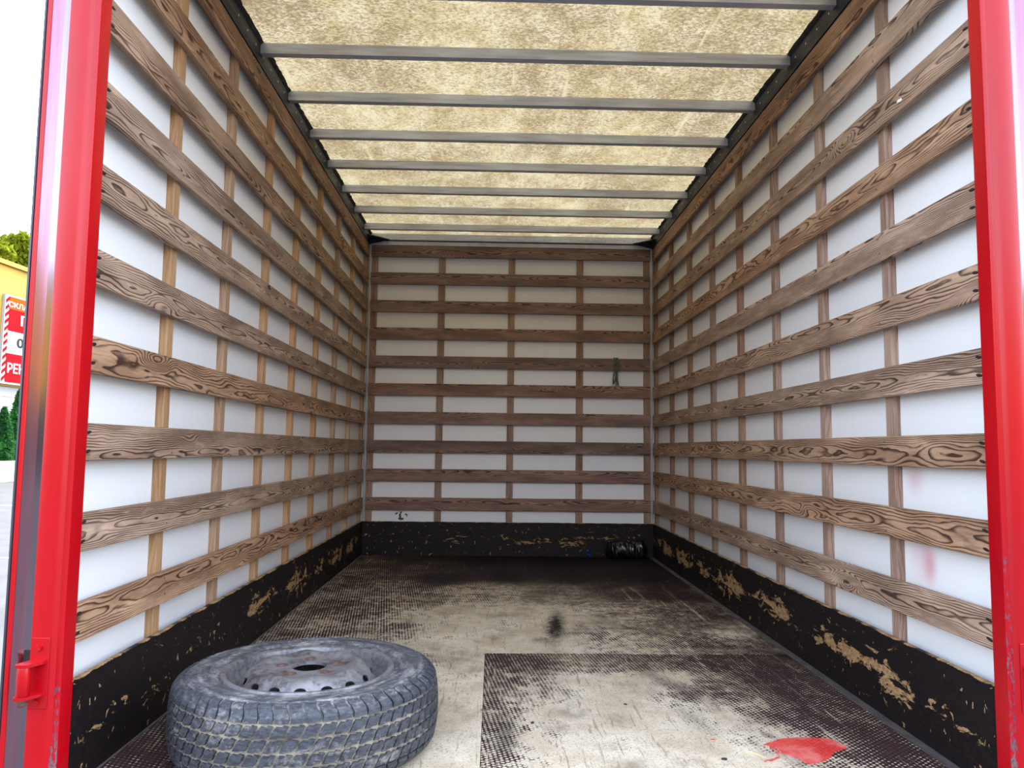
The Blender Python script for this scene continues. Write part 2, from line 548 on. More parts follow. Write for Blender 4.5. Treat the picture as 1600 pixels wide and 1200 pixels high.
def tyre_mat(name, dark, dust, amount, ring=True):
    g = G(name)
    o = g.obj()
    X, Y, Z = g.xyz(o)
    ang = g.math('ARCTAN2', Y, X)
    rad = g.math('SQRT', g.math('ADD', g.math('MULTIPLY', X, X), g.math('MULTIPLY', Y, Y)))
    cyl = g.comb(g.math('MULTIPLY', ang, 0.34), rad, Z)
    n1 = g.noise(g.mapping(cyl, (9, 40, 40)), 1.0, 6.0, 0.68)
    n2 = g.noise(g.mapping(o, (8, 8, 8)), 1.0, 5.0, 0.65)
    n3 = g.noise(g.mapping(o, (90, 90, 90)), 1.0, 4.0, 0.7)
    f = g.math('ADD', g.math('MULTIPLY', n1, 0.5), g.math('ADD', g.math('MULTIPLY', n2, 0.2), g.math('MULTIPLY', n3, 0.3)))
    n4 = g.noise(g.mapping(cyl, (60, 160, 160)), 1.0, 5.0, 0.75)
    dk2 = tuple(v * 0.5 for v in dark[:3]) + (1.0,)
    c = g.mix(g.sstep(n4, 0.36, 0.62), dk2, tuple(min(1, v * 1.35) for v in dark[:3]) + (1.0,))
    c = g.mix(g.sstep(f, 0.62 - amount, 0.72 - amount * 0.55), c, dust)
    h = g.math('ADD', n3, g.math('MULTIPLY', n1, 0.5))
    return g.bsdf(c, 0.55, 0.0, g.bump(h, 0.25, 0.0015), 0.45)


M['tyre'] = tyre_mat('dusty_rubber', lin(66, 69, 76), lin(138, 137, 136), 0.17)
M['tread'] = tyre_mat('tread_rubber', lin(56, 60, 68), lin(132, 132, 130), 0.12)
M['groove'] = tyre_mat('muddy_groove', lin(96, 92, 84), lin(158, 152, 136), 0.22)


def rim_mat():
    g = G('dirty_silver_rim')
    o = g.obj()
    n1 = g.noise(o, 14.0, 6.0, 0.68)
    n2 = g.noise(o, 60.0, 4.0, 0.7)
    f = g.math('ADD', g.math('MULTIPLY', n1, 0.6), g.math('MULTIPLY', n2, 0.4))
    c = g.mix(g.sstep(f, 0.42, 0.66), lin(128, 128, 131), lin(60, 58, 58))
    c = g.mix(g.sstep(f, 0.66, 0.74, 0.0, 0.7), c, lin(104, 66, 46))
    return g.bsdf(c, 0.45, 0.35, g.bump(n2, 0.15, 0.001), 0.5)


M['rim'] = rim_mat()
M['rust'] = metal('rusty_steel', lin(106, 78, 66), 0.75, 0.2, 0.5, (90, 90, 90))
M['film'] = metal('black_stretch_film', lin(12, 13, 18), 0.24, 0.0, 0.3, (20, 20, 20), 0.7)
M['blue'] = metal('blue_plastic', lin(24, 60, 170), 0.35, 0.0, 0.3, (60, 60, 60))
M['rope'] = metal('grey_black_cord', lin(104, 106, 110), 0.75, 0.0, 0.75, (160, 160, 40))
M['splinter'] = metal('pale_wood', lin(222, 206, 158), 0.7, 0.0, 0.2, (80, 80, 80))
M['crumb'] = metal('dark_crumb', lin(48, 44, 52), 0.8, 0.0, 0.3, (90, 90, 90))
M['white_blob'] = metal('white_filler', lin(240, 236, 230), 0.6, 0.0, 0.05)

# ---------------------------------------------------------------- load bed shell
HW = 1.05            # half width between slat faces
LEN = 3.821          # depth of the slat faces on the front bulkhead
ZTOP9, PITCHZ, SW = 0.4095, 0.2059, 0.0877
ST, SD = 0.019, 0.0235
PX = HW + ST + SD    # panel plane
KICK = 0.2412
ROOF = 2.352


def slat_mesh(length, name):
    bm = bmesh.new()
    bm_box(bm, -length / 2, length / 2, -ST / 2, ST / 2, -SW / 2, SW / 2, 0.002)
    return mesh_of(bm, name)


def stud_mesh(length, name, width=0.041):
    bm = bmesh.new()
    bm_box(bm, -length / 2, length / 2, -SD / 2, SD / 2, -width / 2, width / 2, 0.0015)
    return mesh_of(bm, name)


ROWS = [ZTOP9 + (9 - i) * PITCHZ - SW / 2 for i in range(10)]
STUDS = [0.012, 0.490, 0.955, 1.420, 1.890, 2.362, 2.852, 3.338, 3.838]


def add_screw(bm, c, nrm, rad=0.0045):
    q = Vector(nrm).to_track_quat('Z', 'Y').to_matrix().to_4x4()
    bmesh.ops.create_cone(bm, cap_ends=True, segments=8, radius1=rad, radius2=rad * 0.6, depth=0.002, matrix=Matrix.Translation(c) @ q)


def side_wall(side, name, panel, studmat):
    s = side
    wall = box(name, min(s * PX, s * (PX + 0.022)), max(s * PX, s * (PX + 0.022)), 0.0, 3.905, -0.06, ROOF, panel)
    tag(wall, kind='structure')
    sm = slat_mesh(LEN - 0.002, 'side_slat')
    tm = stud_mesh(ROOF - 0.012, 'side_stud')
    for i, z in enumerate(ROWS):
        link('slat', sm, M['slat'], wall, (s * (HW + ST / 2), LEN / 2, z + random.uniform(-.0015, .0015)), (0, 0, R(90) * (1 if s < 0 else -1)))
    for y in STUDS:
        link('stud', tm, studmat, wall, (s * (HW + ST + SD / 2), y, ROOF / 2 - 0.002), (0, R(-90), R(90) * (1 if s < 0 else -1)))
    bm = bmesh.new()
    bh = bmesh.new()
    for z in ROWS:
        for k, y in enumerate(STUDS[1:]):
            for dz in (-0.024, 0.024):
                add_screw(bm, Vector((s * (HW - 0.0006), y + random.uniform(-.008, .008), z + dz + random.uniform(-.006, .006))), (-s, 0, 0), 0.004)
        for dz in (-0.022, 0.022):
            vs = bmesh.ops.create_icosphere(bh, subdivisions=2, radius=1.0)['verts']
            for v in vs:
                v.co = Vector((s * HW + v.co.x * 0.0016, 0.030 + v.co.y * 0.013, z + dz + v.co.z * 0.0042 + v.co.y * 0.002))
    tag(link('screw_heads', mesh_of(bm, 'screws'), M['screw'], wall), kind='stuff')
    tag(link('end_fixings', mesh_of(bh, 'fixings'), M['fixing_slot_dark'], wall), kind='stuff')
    return wall


wall_l = side_wall(-1, 'wall_left', M['panel_left'], M['stud'])
wall_r = side_wall(1, 'wall_right', M['panel_right'], M['stud_brown'])

# front bulkhead
wall_b = box('wall_back', -PX - 0.022, PX + 0.022, LEN + ST + SD, LEN + ST + SD + 0.022, -0.06, ROOF, M['panel_back'])
tag(wall_b, kind='structure')
bs = slat_mesh(2.068, 'front_slat')
bt = stud_mesh(ROOF - 0.012, 'front_stud', 0.048)
for z in ROWS:
    link('slat', bs, M['back_slat'], wall_b, (0.0, LEN + ST / 2, z + 0.004 + random.uniform(-.002, .002)))
for x in (-1.014, -0.513, 0.006, 0.5136, 1.014):
    link('stud', bt, M['stud_brown'], wall_b, (x, LEN + ST + SD / 2, ROOF / 2 - 0.002), (0, R(-90), 0))
bm = bmesh.new()
for z in ROWS:
    for x in (-1.014, -0.513, 0.006, 0.5136, 1.014):
        for dz in (-0.025, 0.025):
            add_screw(bm, Vector((x + random.uniform(-.01, .01), LEN - 0.0006, z + dz)), (0, -1, 0), 0.005)
tag(link('screw_heads', mesh_of(bm, 'screws'), M['screw'], wall_b), kind='stuff')

# kick boards
for nm, s, mt in (('baseboard_left', -1, M['kick_left']), ('baseboard_right', 1, M['kick_right'])):
    tag(box(nm, min(s * HW, s * (HW + .015)), max(s * HW, s * (HW + .015)), 0.0, LEN, 0.0, KICK, mt, None, 0.002), kind='structure')
tag(box('baseboard_back', -HW + 0.001, HW - 0.001, LEN - 0.004, LEN + 0.012, 0.0, KICK, M['kick_back'], None, 0.002), kind='structure')

# floor: three plywood sheets with open joints
SEAMX, SEAMY = -0.134, 1.208
CTRL = [  # px, py, wear, soot
    (570, 872, .28, .35), (650, 872, .18, .55), (760, 875, .10, .75), (880, 875, .06, .9), (1000, 876, .05, .9),
    (520, 900, .34, .15), (600, 905, .28, .3), (700, 905, .16, .7), (800, 900, .12, .8), (900, 900, .10, .85), (1000, 900, .08, .85), (1050, 900, .1, .7),
    (470, 940, .42, .0), (560, 945, .36, .05), (640, 930, .42, .15), (720, 925, .55, .15), (800, 925, .58, .2), (880, 925, .45, .3), (960, 925, .28, .5), (1040, 925, .16, .55),
    (1090, 925, .15, .4), (500, 975, .40, 0), (600, 985, .48, 0), (680, 965, .72, 0), (760, 970, .84, 0), (840, 965, .84, 0), (920, 965, .70, .0), (980, 960, .55, .05), (1050, 960, .35, .2),
    (1110, 960, .22, .15), (720, 1005, .86, 0), (800, 1005, .86, 0), (880, 1010, .82, 0), (960, 1000, .60, 0), (1030, 1000, .48, 0), (1090, 1000, .32, 0), (1150, 990, .66, 0), (1200, 1005, .30, .05),
    (690, 1032, .66, 0), (735, 1035, .8, 0), (720, 1060, .84, 0), (740, 1130, .88, 0), (700, 1120, .84, 0), (700, 1190, .88, 0), (360, 1060, .4, 0),
    (775, 1035, .30, 0), (850, 1035, .30, 0), (930, 1035, .42, 0), (1000, 1035, .30, 0), (1060, 1040, .34, .05), (1130, 1035, .15, .15), (1190, 1030, .1, .35),
    (775, 1070, .38, 0), (840, 1075, .55, 0), (900, 1065, .80, 0), (980, 1065, .82, .05), (1050, 1060, .76, .1), (1120, 1070, .34, 0), (1200, 1065, .14, .1), (1270, 1060, .22, .05),
    (775, 1120, .42, .05), (840, 1120, .72, 0), (910, 1120, .92, 0), (990, 1120, .94, 0), (1060, 1120, .80, .1), (1130, 1120, .74, 0), (1200, 1115, .36, .05), (1280, 1110, .20, .0), (1340, 1110, .22, .05),
    (775, 1180, .45, .1), (840, 1185, .72, 0), (910, 1185, .90, 0), (1000, 1185, .90, 0), (1080, 1180, .92, 0), (1150, 1180, .88, 0), (1220, 1160, .70, 0), (1300, 1160, .34, 0), (1380, 1160, .18, .05), (1450, 1190, .25, .1),
    (780, 1240, .5, 0), (950, 1240, .9, 0), (1150, 1240, .85, 0), (1350, 1240, .4, 0), (600, 1240, .8, 0), (300, 1190, .18, .15), (220, 1190, .15, .2), (360, 1040, .4, 0), (420, 985, .42, 0)]
cpt = np.array([on(2, 0.0, c[0], c[1])[:2] for c in CTRL])
cw = np.array([c[2:] for c in CTRL])
BLOBS = [  # soot smears: px, py, half sizes in metres (across, along), turn, strength
    (868, 978, .05, .34, 0.1, 1.0), (852, 1000, .07, .08, 0.0, .6), (790, 1150, .05, .18, 0.05, .6), (1262, 1032, .05, .26, -0.75, .85),
    (1048, 1070, .05, .24, -0.35, .6), (1085, 1125, .045, .2, -0.2, .5), (955, 1165, .07, .06, 0, .4), (872, 1065, .02, .03, 0, .4),
    (757, 1108, .012, .02, 0, .9), (1197, 1147, .014, .045, -0.3, .75), (845, 940, .06, .10, 0, .5), (735, 950, .05, .1, 0, .4)]
REDPX = [(1195, 1163), (1222, 1153), (1265, 1152), (1300, 1154), (1325, 1168), (1305, 1175), (1292, 1188), (1262, 1196), (1245, 1184), (1222, 1178), (1210, 1166)]
RED = np.array([on(2, 0.0, *q)[:2] for q in REDPX])
REDL = [np.array([on(2, 0.0, *q)[:2] for q in pp]) for pp in ([(1108, 1155), (1145, 1158), (1185, 1162), (1205, 1168), (1220, 1183), (1190, 1192)], [(1133, 1146), (1143, 1145)], [(1034, 1122), (1042, 1121)], [(1075, 1189), (1083, 1186)])]


DRAG = [np.array([on(2, 0.0, *q)[:2] for q in pp]) for pp in ([(985, 917), (1012, 940), (1045, 972), (1075, 1010), (1103, 1046)], [(972, 920), (985, 935), (998, 955)], [(1035, 918), (1090, 960), (1150, 1005)], [(640, 935), (600, 965), (560, 985)])]


def seg_dist(P, a, b):
    ab = b - a
    t = np.clip(((P - a) @ ab) / (ab @ ab), 0, 1)
    return np.linalg.norm(P - (a + t[:, None] * ab), axis=1)


def floor_fields(P):
    # wear stops at the joints: each sheet has its own
    c_ = P.mean(0)
    sel = (cpt[:, 1] > SEAMY) if c_[1] > SEAMY else ((cpt[:, 1] <= SEAMY) & ((cpt[:, 0] < SEAMX) if c_[0] < SEAMX else (cpt[:, 0] >= SEAMX)))
    ctr, val = cpt[sel], cw[sel]
    d2 = ((P[:, None, :] - ctr[None]) ** 2 * np.array([1.0, 0.45])).sum(-1) + 0.0012
    w = 1.0 / d2 ** 1.6
    v = (w[..., None] * val[None]).sum(1) / w.sum(1)[:, None]
    wear, soot = v[:, 0], v[:, 1]
    for px, py, a, b, t, s in BLOBS:
        c = on(2, 0.0, px, py)[:2]
        d = P - c
        u = d[:, 0] * math.cos(t) - d[:, 1] * math.sin(t)
        q = d[:, 0] * math.sin(t) + d[:, 1] * math.cos(t)
        soot = np.maximum(soot, s * np.exp(-((u / a) ** 2 + (q / b) ** 2)))
    # faint reddish patch and the spill
    inside = np.zeros(len(P), bool)
    n = len(RED)
    for i in range(n):
        a, b = RED[i], RED[(i + 1) % n]
        cond = ((a[1] > P[:, 1]) != (b[1] > P[:, 1])) & (P[:, 0] < (b[0] - a[0]) * (P[:, 1] - a[1]) / (b[1] - a[1] + 1e-12) + a[0])
        inside ^= cond
    dist = np.min([seg_dist(P, RED[i], RED[(i + 1) % n]) for i in range(n)], axis=0)
    red = np.clip(0.5 + np.where(inside, dist, -dist) / 0.03, 0, 1)
    for L in REDL:
        for a, b in zip(L, L[1:]):
            red = np.maximum(red, np.clip(0.60 - seg_dist(P, a, b) / 0.016 * 0.5, 0, 1))
    for L in DRAG:
        for a, b in zip(L, L[1:]):
            wear = np.maximum(wear, np.clip(0.58 - seg_dist(P, a, b) / 0.011 * 0.3, 0, 1) * (seg_dist(P, a, b) < .018))
    return wear, soot, red


def floor_sheet(name, x0, x1, y0, y1, parent, step=0.014):
    nx, ny = max(2, int((x1 - x0) / step) + 1), max(2, int((y1 - y0) / step) + 1)
    xs, ys = np.linspace(x0, x1, nx), np.linspace(y0, y1, ny)
    XX, YY = np.meshgrid(xs, ys)
    top = np.stack([XX.ravel(), YY.ravel(), np.zeros(nx * ny)], 1)
    idx = np.arange(nx * ny).reshape(ny, nx)
    quads = np.stack([idx[:-1, :-1], idx[:-1, 1:], idx[1:, 1:], idx[1:, :-1]], -1).reshape(-1, 4).tolist()
    base = len(top)
    low = [(x0, y0, -.018), (x1, y0, -.018), (x1, y1, -.018), (x0, y1, -.018)]
    b = [base + i for i in range(4)]
    quads.append([b[3], b[2], b[1], b[0]])
    quads.append([int(i) for i in idx[0, ::-1]] + [b[0], b[1]])
    quads.append([int(i) for i in idx[-1, :]] + [b[2], b[3]])
    quads.append([int(i) for i in idx[:, 0]] + [b[3], b[0]])
    quads.append([int(i) for i in idx[::-1, -1]] + [b[1], b[2]])
    me = bpy.data.meshes.new(name)
    me.from_pydata(top.tolist() + low, [], quads)
    w, so, rd = floor_fields(top[:, :2])
    for nm, arr in (('wear', w), ('soot', so), ('red_paint', rd)):
        at = me.attributes.new(nm, 'FLOAT', 'POINT')
        at.data.foreach_set('value', np.concatenate([arr, np.full(4, .2 if nm == 'wear' else 0.0)]).astype(np.float32))
    return link(name, me, M['floor'], parent)


floor = box('floor', -PX, PX, -0.03, LEN + ST + SD, -0.06, -0.019, M['rail'])
tag(floor, kind='structure')
floor_sheet('floor_panel', -HW + .001, HW - .001, SEAMY + .0015, LEN - .005, floor)
floor_sheet('floor_panel', -HW + .001, SEAMX - .0006, -0.03, SEAMY - .0015, floor)
floor_sheet('floor_panel', SEAMX + .0006, HW - .001, -0.03, SEAMY - .0015, floor)
for s in (-1, 1):      # thin metal angle along both long edges
    bm = bmesh.new()
    x0, x1 = s * (HW - 0.0305), s * (HW - 0.0005)
    bm_box(bm, min(x0, x1), max(x0, x1), 0.0, LEN - 0.006, 0.0002, 0.0022, 0.0006)
    if s > 0:
        link('edge_strip', mesh_of(bm, 'edge_strip'), M['edge_angle'], floor)
    else:
        bm.free()
        bm = bmesh.new()
        bm_box(bm, -HW + .0005, -HW + .007, 0.0, LEN - 0.006, 0.0002, 0.0022, 0.0006)
        link('edge_strip', mesh_of(bm, 'edge_strip'), M['edge_angle'], floor)

# ceiling: translucent sheet on cross beams
bm = bmesh.new()
bmesh.ops.create_grid(bm, x_segments=12, y_segments=24, size=0.5)
for v in bm.verts:
    v.co = Vector((v.co.x * 2 * (PX + .02), (v.co.y + .5) * 3.93 - 0.03, ROOF + 0.004 * (1 - (v.co.x / .5) ** 2)))
ceil = link('ceiling', mesh_of(bm, 'ceiling', 60), M['roof'])
tag(ceil, kind='structure')
bm = bmesh.new()
# folded channel: upright web towards the doors, narrow lower lip
prof = [(-0.016, 0.0), (0.016, 0.0), (0.016, 0.012), (0.012, 0.012), (0.012, 0.004), (-0.012, 0.004), (-0.012, 0.040), (0.016, 0.040), (0.016, 0.0435), (-0.0135, 0.0435), (-0.016, 0.041)]
bm_prism(bm, prof, -1.046, 1.046, 'x')
beam = mesh_of(bm, 'roof_beam')
for y in (0.305, 0.717, 1.131, 1.540, 1.942, 2.347, 2.752, 3.155, 3.541):
    link('roof_beam', beam, M['alu'], ceil, (0, y + 0.016, 2.3055 + random.uniform(-.001, .001)), (0, 0, random.uniform(-.0015, .0015)))

# roof rails
for k, s in ((1, -1), (2, 1)):
    bm = bmesh.new()
    pr = [(s * 1.0475, 2.2655), (s * 1.0475, 2.349), (s * PX, 2.349), (s * PX, 2.2655)]
    bm_prism(bm, pr, 0.0, LEN + .0, 'y')
    rail = tag(link('trim_%d' % k, mesh_of(bm, 'roof_rail'), M['rail']), kind='structure')
    # ragged bead of mastic along the joint with the sheet
    bm = bmesh.new()
    ys = np.linspace(0.0, LEN, 260)
    a, b, c = [], [], []
    for i, y in enumerate(ys):
        wv = 0.014 + 0.008 * mnoise.noise((y * 9, s * 3, 0)) + 0.006 * mnoise.noise((y * 31, s * 5, 2))
        a.append(bm.verts.new((s * 1.0475, y, 2.338)))
        b.append(bm.verts.new((s * (1.0475 - wv * .7), y, 2.344)))
        c.append(bm.verts.new((s * (1.0475 - wv), y, 2.3515)))
    for i in range(len(ys) - 1):
        for p, q in ((a, b), (b, c)):
            bm.faces.new((p[i], p[i + 1], q[i + 1], q[i]))
    bmesh.ops.recalc_face_normals(bm, faces=bm.faces)
    link('mastic_bead', mesh_of(bm, 'mastic', 80), M['mastic'], rail)
    bm = bmesh.new()
    for y in np.arange(0.08, LEN, 0.1):
        add_screw(bm, Vector((s * 1.0468, y, 2.312)), (-s, 0, 0), 0.0045)
    tag(link('rivets', mesh_of(bm, 'rivets'), M['rivet'], rail), kind='stuff')

# aluminium head profile on the front bulkhead, with corner gussets
hd = box('trim_3', -HW + .003, HW - .003, LEN - 0.004, LEN + ST + SD, 2.2645, 2.295, M['alu_trim'], None, 0.001)
tag(hd, kind='structure')
box('upper_lip', -HW + .003, HW - .003, LEN - 0.018, LEN + ST + SD - .002, 2.301, 2.349, M['alu'], hd, 0.0015)
bm = bmesh.new()
for x in np.arange(-0.95, 1.0, 0.066):
    add_screw(bm, Vector((x + random.uniform(-.01, .01), LEN - 0.0184, 2.322)), (0, -1, 0), 0.003)
tag(link('rivets', mesh_of(bm, 'rivets'), M['fixing_slot_dark'], hd), kind='stuff')
for s in (-1, 1):
    bm = bmesh.new()
    pts = [(s * 1.046, LEN - 0.019), (s * 0.90, LEN - 0.019), (s * 1.046, LEN - 0.16)]
    bm_prism(bm, pts, 2.300, 2.3045, 'z')
    bm_prism(bm, [(s * 1.046, 2.268), (s * 0.905, 2.300), (s * 1.046, 2.300)], LEN - 0.0185, LEN - 0.0145, 'y')
    link('corner_gusset', mesh_of(bm, 'corner_gusset'), M['rail'], hd)
# corner strips of the bulkhead
for k, s in ((4, -1), (5, 1)):
    bm = bmesh.new()
    bm_prism(bm, [(s * 1.0485, LEN - 0.001), (s * 1.036, LEN + 0.012), (s * 1.036, LEN + 0.018), (s * 1.0495, LEN + .018)], KICK, 2.262, 'z')
    tag(link('trim_%d' % k, mesh_of(bm, 'corner_strip'), M['alu_trim']), kind='structure')

# ---------------------------------------------------------------- rear corner posts
ZB, ZT = -0.12, 2.46


def post(s, label):
    root = empty('corner_post', (s * 1.10, -0.02, ZB))
    tag(root, label, 'post')

    def part(name, pts, mat, z0=ZB, z1=ZT, smooth=40):
        bm = bmesh.new()
        q = [(s * x - s * 1.10, y + 0.02) for x, y in pts]
        bm_prism(bm, q, z0 - ZB, z1 - ZB, 'z')
        return link(name, mesh_of(bm, name, smooth), mat, root)
    # main section: inner face, rounded corner, bevel, flat rear face
    part('inner_section', [(1.0365, -0.0015), (1.0365, -0.041), (1.0378, -0.0462), (1.041, -0.0485), (1.0445, -0.0488), (1.0500, -0.0482),
                           (1.0565, -0.0545), (1.0605, -0.0578), (1.0985, -0.0585), (1.1015, -0.0570), (1.1035, -0.050), (1.1035, -0.0015)], M['red'])
    part('glossy_channel', [(1.1035, -0.0015), (1.1035, -0.040), (1.1250, -0.0405), (1.1250, -0.0015)], M['mirror_strip'])
    part('channel_side', [(1.1250, -0.0015), (1.1250, -0.0405), (1.1400, -0.0515), (1.1445, -0.0525), (1.1445, -0.0015)], M['mauve'])
    part('outer_lip', [(1.1445, -0.0015), (1.1445, -0.0545), (1.1465, -0.0562), (1.1535, -0.0562), (1.1550, -0.0545), (1.1550, -0.0015)], M['red'])
    part('rubber_seal', [(1.1550, -0.0015), (1.1550, -0.0500), (1.1580, -0.0545), (1.1630, -0.0530), (1.1655, -0.0470), (1.1655, -0.0015)], M['rubber'])
    # hinge bracket
    hb = bmesh.new()
    X = lambda x: s * x - s * 1.10
    zz = lambda z: z - ZB
    bm_box(hb, min(X(1.0585), X(1.098)), max(X(1.0585), X(1.098)), -0.0415, -0.038, zz(0.208), zz(0.356), 0.0008)
    plate = link('hinge', mesh_of(hb, 'hinge_plate'), M['red_plain'], root)
    hb = bmesh.new()
    arm = [(X(1.062), -0.040), (X(1.066), -0.052), (X(1.082), -0.080), (X(1.104), -0.084), (X(1.110), -0.074), (X(1.106), -0.062), (X(1.098), -0.0405)]
    hb.free()
    for z0 in (0.2365, 0.303):
        hb = bmesh.new()
        bm_prism(hb, arm, zz(z0), zz(z0 + 0.0065), 'z')
        link('hinge_arm', mesh_of(hb, 'hinge_arm'), M['red_plain'], plate)
    hb = bmesh.new()
    bm_box(hb, min(X(1.106), X(1.1245)), max(X(1.106), X(1.1245)), -0.0212, -0.019, zz(0.236), zz(0.325))
    link('hinge_slot_shade', mesh_of(hb, 'hinge_slot_shade'), M['fixing_slot_dark'], plate)  # dark plate on the channel, painted for the shade of an open cut-out
    hb = bmesh.new()
    bm_lathe(hb, [(0.0001, 0.0), (0.0125, 0.0), (0.0135, 0.002), (0.0135, 0.057), (0.0125, 0.0595), (0.0001, 0.0595)], 20, False)
    link('hinge_barrel', mesh_of(hb, 'hinge_barrel', 40), M['red'], plate, (X(1.094), -0.068, zz(0.2432)))
    hb = bmesh.new()
    bm_lathe(hb, [(0.0001, -0.016), (0.006, -0.0155), (0.0095, -0.011), (0.0095, -0.006), (0.012, -0.005), (0.013, 0.0), (0.0001, 0.0)], 16, False)
    link('hinge_pin', mesh_of(hb, 'hinge_pin', 40), M['rust'], plate, (X(1.094), -0.068, zz(0.2363)))
    for (x, z) in ((1.080, 0.335), (1.080, 0.2215)):
        hb = bmesh.new()
        q = Matrix.Translation((X(x), -0.0445, zz(z))) @ Matrix.Rotation(R(90), 4, 'X')
        bmesh.ops.create_cone(hb, cap_ends=True, segments=6, radius1=0.0075, radius2=0.0065, depth=0.006, matrix=q)
        link('hinge_bolt', mesh_of(hb, 'hinge_bolt'), M['red_plain'], plate)
    return root


post(-1, 'red steel corner post with glossy strip and hinge, standing before the yellow building')
post(1, 'red steel corner post ending the wall that has the pink stain')

# rear sill under the floor edge and head rail above the opening
sill = box('trim_6', -1.0355, 1.0355, -0.050, -0.0315, -0.12, -0.004, M['red_plain'], None, 0.002)
tag(sill, kind='structure')
head = box('trim_7', -1.0355, 1.0355, -0.045, -0.005, 2.365, 2.46, M['red_plain'], None, 0.002)
tag(head, kind='structure')

# ---------------------------------------------------------------- wheel lying on the floor
WC = Vector((-0.590, 0.318, 0.0))
wheel = empty('spare_wheel', WC + Vector((0, 0, 0.0005)), (0, 0, 0.3))
tag(wheel, 'dusty grey tyre on a steel rim lying flat on the worn floor', 'wheel')
H = 0.100
half = [(.2085, .066), (.2130, .080), (.2180, .0860), (.2270, .0895), (.2400, .0935), (.2520, .0965), (.2535, .0978), (.2560, .0978), (.2575, .0970),
        (.2720, .0985), (.2860, .0985), (.2945, .0972), (.2955, .0955), (.2975, .0955), (.2985, .0960), (.3050, .0930), (.3130, .0880), (.3200, .0800), (.3265, .0700), (.3300, .0600), (.3320, .0350), (.3325, 0.0)]
profile = [(r, H + z) for r, z in half] + [(r, H - z) for r, z in half[-2::-1]] + [(.2030, H - .03), (.2030, H + .03)]
bm = bmesh.new()
bm_lathe(bm, profile, 120)
tyre = link('tyre', mesh_of(bm, 'tyre', 50), M['tyre'], wheel)

NB = 60


def cyl(theta, r, z):
    return Vector((r * math.cos(theta), r * math.sin(theta), z))


def crown(z):
    return 0.3405 - 0.0058 * ((z - H) / 0.07) ** 2


bm = bmesh.new()
BLK = [(.05, .03), (.47, .0), (.52, .13), (.93, .10), (1.0, .46), (.93, .50), (.96, .90), (.55, .97), (.50, .84), (.07, .90), (.0, .52), (.08, .48)]
rows = [(-.0590, -.0325), (-.0290, -.0020), (.0015, .0285), (.0320, .0590)]
for ri, (za, zb) in enumerate(rows):
    for k in range(NB):
        th0 = 2 * math.pi * (k + 0.37 * ri) / NB
        slant = 0.42
        ptop, pbot = [], []
        for (u_, v_) in BLK:
            uu = 0.06 + u_ * 0.87 + slant * (v_ - .5) + random.uniform(-.008, .008)
            z = H + za + v_ * (zb - za)
            th = th0 + uu * 2 * math.pi / NB
            ptop.append(bm.verts.new(cyl(th, crown(z), z)))
            pbot.append(bm.verts.new(cyl(th - .0006, 0.3275, z)))
        n = len(BLK)
        f = bm.faces.new(ptop)
        bmesh.ops.triangulate(bm, faces=[f])
        for i in range(n):
            bm.faces.new((pbot[i], pbot[(i + 1) % n], ptop[(i + 1) % n], ptop[i]))
# shoulder lugs wrapping over both edges
for sgn in (-1, 1):
    prof_l = [(.3352, .0625), (.3335, .0720), (.3275, .0812), (.3195, .0885), (.3110, .0935), (.3035, .0962)]
    inn_l = [(.3270, .0610), (.3255, .0700), (.3190, .0788), (.3110, .0865), (.3050, .0905), (.2995, .0935)]
    for k in range(NB):
        th0 = 2 * math.pi * (k + 0.2 * sgn) / NB
        rows_o, rows_i = [], []
        for j, ((r1_, z1_), (r2_, z2_)) in enumerate(zip(prof_l, inn_l)):
            wig = 0.10 * math.sin(j * 1.25) - 0.05 * j * 0.6
            a0 = th0 + (0.05 + wig) * 2 * math.pi / NB
            a1 = th0 + (0.90 + wig - 0.015 * j) * 2 * math.pi / NB
            am = (a0 + a1) / 2
            rows_o.append([bm.verts.new(cyl(t, r1_, H + sgn * z1_)) for t in (a0, am, a1)])
            rows_i.append([bm.verts.new(cyl(t, r2_, H + sgn * z2_)) for t in (a0, am, a1)])
        for j in range(len(prof_l) - 1):
            for q in (0, 1):
                bm.faces.new((rows_o[j][q], rows_o[j][q + 1], rows_o[j + 1][q + 1], rows_o[j + 1][q]))
            bm.faces.new((rows_i[j][0], rows_o[j][0], rows_o[j + 1][0], rows_i[j + 1][0]))
            bm.faces.new((rows_o[j][2], rows_i[j][2], rows_i[j + 1][2], rows_o[j + 1][2]))
        bm.faces.new((rows_i[0][0], rows_i[0][1], rows_o[0][1], rows_o[0][0]))
        bm.faces.new((rows_i[0][1], rows_i[0][2], rows_o[0][2], rows_o[0][1]))
        bm.faces.new((rows_o[-1][0], rows_o[-1][1], rows_i[-1][1], rows_i[-1][0]))
        bm.faces.new((rows_o[-1][1], rows_o[-1][2], rows_i[-1][2], rows_i[-1][1]))
bmesh.ops.recalc_face_normals(bm, faces=bm.faces)
tread = link('tread', mesh_of(bm, 'tread'), M['tread'], tyre)
# muddy floor of the tread grooves
bm = bmesh.new()
gp = [(.3285, .066), (.3318, .056), (.3335, .03), (.334, 0), (.3335, -.03), (.3318, -.056), (.3285, -.066)]
bm_lathe(bm, [(r, H + z) for r, z in gp] + [(.326, H - .06), (.326, H + .06)], 120)
link('groove_floor', mesh_of(bm, 'groove_floor', 50), M['groove'], tyre)


